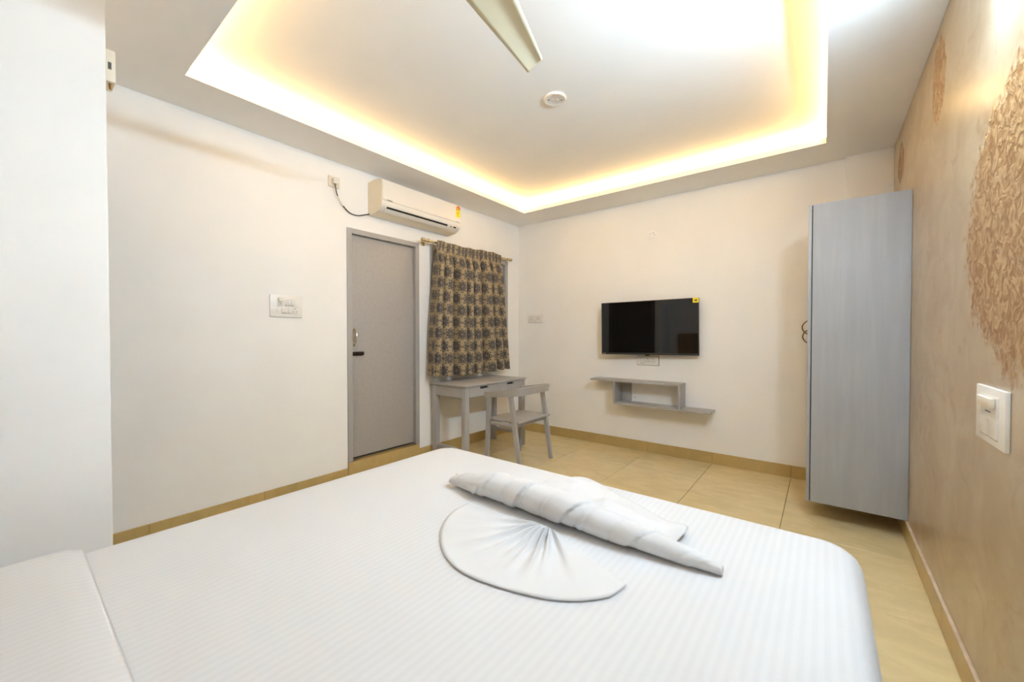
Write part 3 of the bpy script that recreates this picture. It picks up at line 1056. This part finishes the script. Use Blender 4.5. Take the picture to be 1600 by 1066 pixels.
# round cover on the back wall over the television
bm = bmesh.new()
add_lathe(bm, (1.683, -0.0005, 2.198), [(0.048, 0.0), (0.048, -0.003), (0.043, -0.006), (0.0, -0.006)][:3], 32, 'y')
cv = finish('round_cover', bm, 'wall')
tag(cv, 'tiny round wall-coloured cover above the television', 'wall cover')
for (du, dv) in ((-0.02, 0.012), (0.012, 0.018), (0.024, -0.002)):
    box('mark', (1.683 + du - 0.006, 1.683 + du + 0.006, -0.0068, -0.0064, 2.198 + dv - 0.002, 2.198 + dv + 0.002), 'print', cv, bev=0)

# ================================================================== air conditioner
ac = empty('air_conditioner', (0, -1.665, 2.197), 'white split air conditioner above the window', 'air conditioner')
AY0, AY1 = -2.117, -1.216
prof = [(0.0005, 2.199), (0.0005, 2.476), (0.060, 2.482), (0.117, 2.482), (0.170, 2.474), (0.200, 2.462), (0.2005, 2.400), (0.200, 2.279), (0.194, 2.258), (0.184, 2.243), (0.155, 2.222), (0.120, 2.207), (0.060, 2.201)]
bm = bmesh.new()
add_prism_y(bm, prof, AY0 + 0.004, AY1 - 0.004)
finish('body', bm, 'acwhite', ac)
cx_, cz_ = 0.1, 2.34
for (p, q) in ((AY0, AY0 + 0.004), (AY1 - 0.004, AY1)):
    bm = bmesh.new()
    add_prism_y(bm, [(cx_ + (x - cx_) * 0.995, cz_ + (z - cz_) * 0.995) for x, z in prof], p, q)
    finish('side_cover', bm, 'acside', ac)
bm = bmesh.new()
add_prism_y(bm, [(0.2005, 2.295), (0.2005, 2.455), (0.206, 2.452), (0.206, 2.300)], AY0 + 0.006, AY1 - 0.006)
finish('front_panel', bm, 'acwhite', ac)


def ac_strip(name, s0, s1, y0, y1, lift, mat, parent, thick=0.002):
    """a strip on the curved lower front, s measured down the curve"""
    curve = [(0.200, 2.279), (0.194, 2.258), (0.184, 2.243), (0.155, 2.222), (0.120, 2.207), (0.060, 2.201), (0.01, 2.199)]
    cum = [0]
    for (a_, b_) in zip(curve, curve[1:]):
        cum.append(cum[-1] + math.hypot(b_[0] - a_[0], b_[1] - a_[1]))

    def at(s):
        for i in range(len(curve) - 1):
            if s <= cum[i + 1]:
                t_ = (s - cum[i]) / (cum[i + 1] - cum[i])
                x = curve[i][0] + (curve[i + 1][0] - curve[i][0]) * t_
                z = curve[i][1] + (curve[i + 1][1] - curve[i][1]) * t_
                dx, dz = curve[i + 1][0] - curve[i][0], curve[i + 1][1] - curve[i][1]
                l_ = math.hypot(dx, dz)
                return x, z, -dz / l_, dx / l_
        return curve[-1] + (0, -1)
    ss = [s0 + (s1 - s0) * k / 6 for k in range(7)]
    out, inn = [], []
    for s in ss:
        x, z, nx, nz = at(s)
        out.append((x + nx * (lift + thick), z + nz * (lift + thick)))
        inn.append((x + nx * lift, z + nz * lift))
    bm = bmesh.new()
    add_prism_y(bm, out + inn[::-1], y0, y1)
    return finish(name, bm, mat, parent)


tag(ac_strip('air_outlet', 0.028, 0.052, -2.062, -1.385, 0.0005, 'dark', ac, 0.001), 'dark slot of the air outlet')
tag(ac_strip('louver', 0.042, 0.084, -2.075, -1.400, 0.006, 'acwhite', ac, 0.003), 'long white louver flap')
ac_strip('louver_clip', 0.030, 0.050, -1.735, -1.725, 0.002, 'black', ac, 0.003)
ac_strip('bottom_tray', 0.092, 0.190, -2.110, -1.224, 0.0003, 'acside', ac, 0.002)
tag(ac_strip('display', 0.030, 0.044, -1.305, -1.272, 0.0006, 'black', ac, 0.001), 'small dark display window')
ac_strip('badge', 0.034, 0.043, -1.345, -1.330, 0.0006, 'print', ac, 0.0008)
for k in range(7):
    box('maker_mark', (0.206, 0.2064, -2.068 + 0.0072 * k, -2.0635 + 0.0072 * k, 2.297 + (0.001 if k % 2 else 0), 2.307 + (0.003 if k in (0, 3) else 0)), 'print', ac, bev=0)
for k in range(6):
    box('model_mark', (0.206, 0.2064, -1.292 + 0.0075 * k, -1.287 + 0.0075 * k, 2.297, 2.302), 'print', ac, bev=0)
# energy label: yellow rectangle with a red and orange dial on top
lb = box('energy_label', (0.206, 0.2068, -1.292, -1.232, 2.345, 2.425), 'yellow', ac, bev=0)
for nm, r0, r1, a0, a1, mt in (('dial_back', 0.0, 0.030, 0, 180, 'yellow'), ('dial_red', 0.012, 0.030, 70, 180, 'red'), ('dial_orange', 0.012, 0.030, 20, 70, 'orange'), ('dial_hub', 0.0, 0.012, 0, 360, 'orange')):
    bm = bmesh.new()
    n = 16
    x = 0.2068 if nm == 'dial_back' else 0.2071
    pr = []
    for k in range(n + 1):
        a = math.radians(a0 + (a1 - a0) * k / n)
        pr.append((-1.262 - r1 * math.cos(a), 2.428 + r1 * math.sin(a) * 0.9))
    inner_ = [(-1.262 - r0 * math.cos(math.radians(a0 + (a1 - a0) * k / n)), 2.428 + r0 * math.sin(math.radians(a0 + (a1 - a0) * k / n)) * 0.9) for k in range(n + 1)][::-1] if r0 else []
    if a1 - a0 == 360: pr = pr[:-1]
    pts = pr + inner_
    f0 = [bm.verts.new((x, y, z)) for y, z in pts]
    f1 = [bm.verts.new((x - 0.0004, y, z)) for y, z in pts]
    bm.faces.new(f0); bm.faces.new(f1[::-1])
    for k in range(len(pts)):
        bm.faces.new((f0[k], f0[(k + 1) % len(pts)], f1[(k + 1) % len(pts)], f1[k]))
    finish(nm, bm, mt, lb, smooth=False)
for (ya, yb, za, zb) in ((-1.288, -1.270, 2.415, 2.424), (-1.256, -1.236, 2.414, 2.421), (-1.281, -1.243, 2.396, 2.400), (-1.281, -1.243, 2.386, 2.389), (-1.281, -1.250, 2.376, 2.379), (-1.265, -1.259, 2.354, 2.364)):
    box('label_print', (0.2068, 0.2071, ya, yb, za, zb), 'print', lb, bev=0)

# plug, socket and power cable of the air conditioner
sp = plate('socket_plate', 'L', -2.463, -2.372, 2.350, 2.433, 'white socket plate beside the air conditioner holding its plug', [], mat='cream', cat='socket')
pg = empty('plug', (0.011, -2.419, 2.365), 'white plug with a thin black cable leading to the air conditioner', 'plug')
bm = bmesh.new()
add_box(bm, 0.0112, 0.045, -2.438, -2.398, 2.372, 2.415, bev=0.006, seg=3)
finish('plug_body', bm, 'acwhite', pg)
ctrl = [(0.030, -2.419, 2.373), (0.030, -2.417, 2.345), (0.026, -2.405, 2.300), (0.018, -2.375, 2.255), (0.014, -2.340, 2.216), (0.012, -2.300, 2.186), (0.012, -2.262, 2.174), (0.013, -2.212, 2.176), (0.016, -2.170, 2.190), (0.020, -2.112, 2.212)]


def smooth_path(c, n=6):
    c = [Vector(p) for p in c]
    out = []
    for i in range(len(c) - 1):
        P = [c[max(0, min(len(c) - 1, i + k))] for k in (-1, 0, 1, 2)]
        for k in range(n):
            q = k / n
            out.append(0.5 * ((2 * P[1]) + (P[2] - P[0]) * q + (2 * P[0] - 5 * P[1] + 4 * P[2] - P[3]) * q * q + (-P[0] + 3 * P[1] - 3 * P[2] + P[3]) * q ** 3))
    return out + [c[-1]]


cp = smooth_path(ctrl)
bm = bmesh.new()
add_tube(bm, cp, 0.0042, 8)
cab = finish('cable', bm, 'cable', pg)
bm = bmesh.new()
add_tube(bm, cp[14:24], 0.0047, 8)
tag(finish('cable_sleeve', bm, 'acwhite', cab), 'white sleeve on the black cable')

# ================================================================== curtain and rod
RZ, RX = 2.083, 0.085
rod = empty('curtain_rod', (0, -0.92, RZ), 'pale brass curtain rod above the window', 'curtain rod')
bm = bmesh.new()
add_tube(bm, [(RX, -1.570, RZ), (RX, -0.300, RZ + 0.006)], 0.0125, 14)
finish('rod', bm, 'brass', rod)
for y, s in ((-1.570, -1), (-0.300, 1)):
    bm = bmesh.new()
    pr = [(0.0125, 0), (0.017, 0.004), (0.017, 0.012), (0.011, 0.016), (0.018, 0.026), (0.020, 0.036), (0.016, 0.047), (0.006, 0.053)]
    add_lathe(bm, (RX, y, RZ + (0.006 if s > 0 else 0)), [(r, s * h) for r, h in pr], 18, 'y')
    finish('finial', bm, 'brass', rod)
for y in (-1.535, -0.335):
    bm = bmesh.new()
    add_box(bm, 0.0005, 0.007, y - 0.018, y + 0.018, RZ - 0.035, RZ + 0.035, bev=0.003)
    add_box(bm, 0.005, RX - 0.010, y - 0.006, y + 0.006, RZ - 0.008, RZ + 0.008, bev=0.002)
    add_tube(bm, [(RX, y - 0.009, RZ + 0.002), (RX, y + 0.009, RZ + 0.002)], 0.018, 16)
    finish('bracket', bm, 'brass', rod)

bm = bmesh.new()
uvl = bm.loops.layers.uv.new('UVMap')
nu, nv = 300, 70
zt0, zb0 = 2.108, 0.790
rnd = random.Random(4)
cw = 1.75           # cloth width when flat
g = []
for i in range(nu + 1):
    s = i / nu
    row = []
    ph = 2 * math.pi * (s * 9 + 0.42 * math.sin(5.0 * s + 0.6) + 0.20 * math.sin(13 * s))
    for j in range(nv + 1):
        t_ = j / nv
        yt0, yt1 = -1.447, -0.480
        yb0, yb1 = -1.572, -0.360
        e = t_ ** 0.75
        ya = yt0 + (yb0 - yt0) * e
        yb = yt1 + (yb1 - yt1) * (t_ ** 1.0)
        deep = min(1, max(0, (t_ - 0.045) / 0.12))
        amp = 0.006 + (0.048 + 0.013 * math.sin(17 * s + 2)) * deep + 0.006 * t_
        wave = math.sin(ph + 0.35 * math.sin(3 * t_ + 9 * s))
        wave = math.copysign(abs(wave) ** (0.7 if wave > 0 else 1.0), wave)
        fine = (1 - deep) * 0.007 * math.sin(2 * math.pi * s * 46 + 2 * math.sin(20 * s))
        x = 0.083 + amp * wave + fine + 0.006 * mnoise.noise(Vector((s * 14, t_ * 3, 0.2)))
        x += 0.022 * t_ + 0.018
        if t_ < 0.12:
            x = x + (0.108 + 0.003 * wave - x) * (1 - max(0, t_ - 0.05) / 0.07) ** 2
        if t_ < 0.05:
            x = 0.108 + 0.003 * wave + fine * 0.5
        y = ya + (yb - ya) * s - 0.0180 * deep * math.cos(ph + 0.35 * math.sin(3 * t_ + 9 * s))
        z = zt0 + (zb0 - zt0) * t_ + 0.006 * (1 - s) * 0 + (0.006 * math.sin(9 * s + 1) + 0.004 * math.sin(31 * s)) * (1 - t_) + (0.010 * math.sin(6 * s + 2) - 0.006 * wave) * t_
        z += (0.020 * s - 0.010) * (1 - t_)
        row.append(bm.verts.new((x, y, z)))
    g.append(row)
ARCP = [g[i][nv // 2].co.copy() for i in range(nu + 1)]
for i in range(nu):
    for j in range(nv):
        f = bm.faces.new((g[i][j], g[i + 1][j], g[i + 1][j + 1], g[i][j + 1]))
        for lp, (a_, c_) in zip(f.loops, ((i, j), (i + 1, j), (i + 1, j + 1), (i, j + 1))):
            lp[uvl].uv = (a_ / nu * cw, 1.32 * (1 - c_ / nv))
arc = [0.0]
jm = nv // 2
for i in range(nu):
    arc.append(arc[-1] + (ARCP[i + 1] - ARCP[i]).length)
for f in bm.faces:
    for lp in f.loops:
        q = lp[uvl].uv
        lp[uvl].uv = (arc[int(round(q[0] / cw * nu))], q[1])
cu = finish('curtain', bm, 'curtain', angle=180)
sm = cu.modifiers.new('cloth', 'SOLIDIFY'); sm.thickness = 0.002
tag(cu, 'olive brown curtain with dark floral print over the window', 'curtain')

# ================================================================== ceiling fittings
# round cover plate in the middle of the tray
cc = empty('ceiling_cover', (1.70, -1.872, HU), 'round white cover plate in the middle of the ceiling', 'ceiling plate')
bm = bmesh.new()
add_lathe(bm, (1.70, -1.872, HU - 0.0005), [(0.070, 0.0), (0.072, -0.004), (0.070, -0.010), (0.063, -0.013), (0.058, -0.011), (0.02, -0.011)], 40)
finish('disc', bm, 'acwhite', cc)
dirx = Vector((0.788, 0.615, 0))
for k, (o_, rr) in enumerate(((-0.040, 0), (-0.014, 1), (0.014, 1), (0.040, 0))):
    c_ = Vector((1.70, -1.872, 0)) + dirx * o_
    bm = bmesh.new()
    if rr:
        add_lathe(bm, (c_.x, c_.y, HU - 0.0115), [(0.0085, 0), (0.0085, -0.0015), (0.006, -0.002)], 16)
        finish('boss', bm, 'cream', cc)
    else:
        add_box(bm, c_.x - 0.005, c_.x + 0.005, c_.y - 0.003, c_.y + 0.003, HU - 0.0135, HU - 0.0110)
        finish('slot', bm, 'print', cc)

# ceiling fan over the bed: only one blade reaches into the picture
fan = empty('ceiling_fan', (2.205, -3.215, 2.30), 'ivory ceiling fan with one blade reaching into view', 'ceiling fan')
FX, FY, FZ = 2.205, -3.215, 2.325
bm = bmesh.new()
add_lathe(bm, (FX, FY, FZ), [(0.03, -0.055), (0.075, -0.045), (0.105, -0.015), (0.11, 0.015), (0.09, 0.045), (0.04, 0.062)], 32)
finish('motor', bm, 'fan', fan)
bm = bmesh.new()
add_tube(bm, [(FX, FY, FZ + 0.06), (FX, FY, HU - 0.04)], 0.012, 12)
finish('down_rod', bm, 'fan', fan)
bm = bmesh.new()
add_lathe(bm, (FX, FY, HU - 0.0005), [(0.06, 0), (0.058, -0.02), (0.03, -0.07), (0.015, -0.075)], 24)
finish('canopy', bm, 'fan', fan)
BL_A = 101.5
for k in range(3):
    ang = math.radians(BL_A + 120 * k)
    bm = bmesh.new()
    # blade profile: shallow channel, wider at the root, rounded trailing corner at the tip
    n = 30
    rows = []
    L0, L1 = 0.14, 0.575
    for i in range(n + 1):
        q = i / n
        r = L0 + (L1 - L0) * q
        wl = 0.076 - 0.034 * q
        wr = 0.082 - 0.045 * q
        if q > 0.975:
            wr -= 0.012 * ((q - 0.975) / 0.025) ** 2
        row = []
        for j in range(9):
            v = j / 8 * 2 - 1
            y = v * (wl if v > 0 else wr)
            z = 0.002 - 0.014 * max(0.0, v + 0.12) - 0.001 * abs(v)
            skew = 0.009 * v * q ** 8
            row.append((r + skew, y, z))
        rows.append(row)
    mt = Matrix.Translation((FX, FY, FZ - 0.005)) @ Matrix.Rotation(ang, 4, 'Z')
    gv = [[bm.verts.new(mt @ Vector(p)) for p in row] for row in rows]
    for i in range(n):
        for j in range(8):
            bm.faces.new((gv[i][j], gv[i + 1][j], gv[i + 1][j + 1], gv[i][j + 1]))
    bl_ = finish('blade', bm, 'fan', fan, angle=25)
    sm = bl_.modifiers.new('sheet', 'SOLIDIFY'); sm.thickness = 0.003
    bm = bmesh.new()
    add_box(bm, 0.09, 0.20, -0.02, 0.02, -0.003, 0.003, bev=0.002)
    bmesh.ops.transform(bm, matrix=Matrix.Translation((FX, FY, FZ + 0.006)) @ Matrix.Rotation(ang, 4, 'Z'), verts=bm.verts[:])
    finish('blade_iron', bm, 'fan', bl_)

# led profiles on the upright face behind the lip, shining inwards across the tray
LZ0, LZ1 = HS + LIP - 0.004, HU - 0.012
so = RB
th_ = 0.006
for b4, side in (((SL - so + 0.02, SR + so - 0.02, SB + so - th_, SB + so - 0.0005), 'above the television wall'),
                 ((SL - so + 0.02, SR + so - 0.02, SN - so + 0.0005, SN - so + th_), 'above the bed head'),
                 ((SL - so + 0.0005, SL - so + th_, SN - so + 0.02, SB + so - 0.02), 'above the door wall'),
                 ((SR + so - th_, SR + so - 0.0005, SN - so + 0.02, SB + so - 0.02), 'beside the textured wall')):
    o = box('led_strip', b4 + (LZ0, LZ1), 'led', bev=0)
    tag(o, 'warm glowing strip in the ceiling cove ' + side, 'led strip', 'led strips in the ceiling cove')

# tube light on the textured wall, just outside the frame
tl = empty('tube_light', (RW, -2.55, 2.262), 'slim white tube light fixed high on the textured wall', 'tube light')
box('housing', (RW - 0.035, RW - 0.0005, -2.86, -2.25, 2.262, 2.312), 'acwhite', tl, bev=0.004)
bm = bmesh.new()
add_prism_y(bm, [(RW - 0.0352, 2.306), (RW - 0.0368, 2.306), (RW - 0.0500, 2.268), (RW - 0.0352, 2.266)], -2.842, -2.268)
finish('diffuser', bm, 'tube', tl, smooth=False)
for y in (-2.852, -2.258):
    box('end_cap', (RW - 0.062, RW - 0.020, y - 0.010, y + 0.010, 2.266, 2.304), 'acwhite', tl, bev=0.003)

# small box fixed on the far face of the partition, peeking past its edge
bx = empty('wall_box', (BX - 0.03, BY, 2.05), 'small white box peeking out behind the partition near the ceiling', 'wall box')
bm = bmesh.new()
add_box(bm, BX - 0.10, BX - 0.012, BY + 0.0005, BY + 0.026, 2.092, 2.205, bev=0.004)
finish('case', bm, 'cream', bx)
box('vent_slot', (BX - 0.0122, BX - 0.0112, BY + 0.006, BY + 0.015, 2.135, 2.160), 'print', bx, bev=0)
bm = bmesh.new()
add_tube(bm, [(BX - 0.03, BY + 0.014, 2.094), (BX - 0.03, BY + 0.014, 2.072)], [0.006, 0.004], 10)
finish('cable_gland', bm, 'oldbrass', bx)
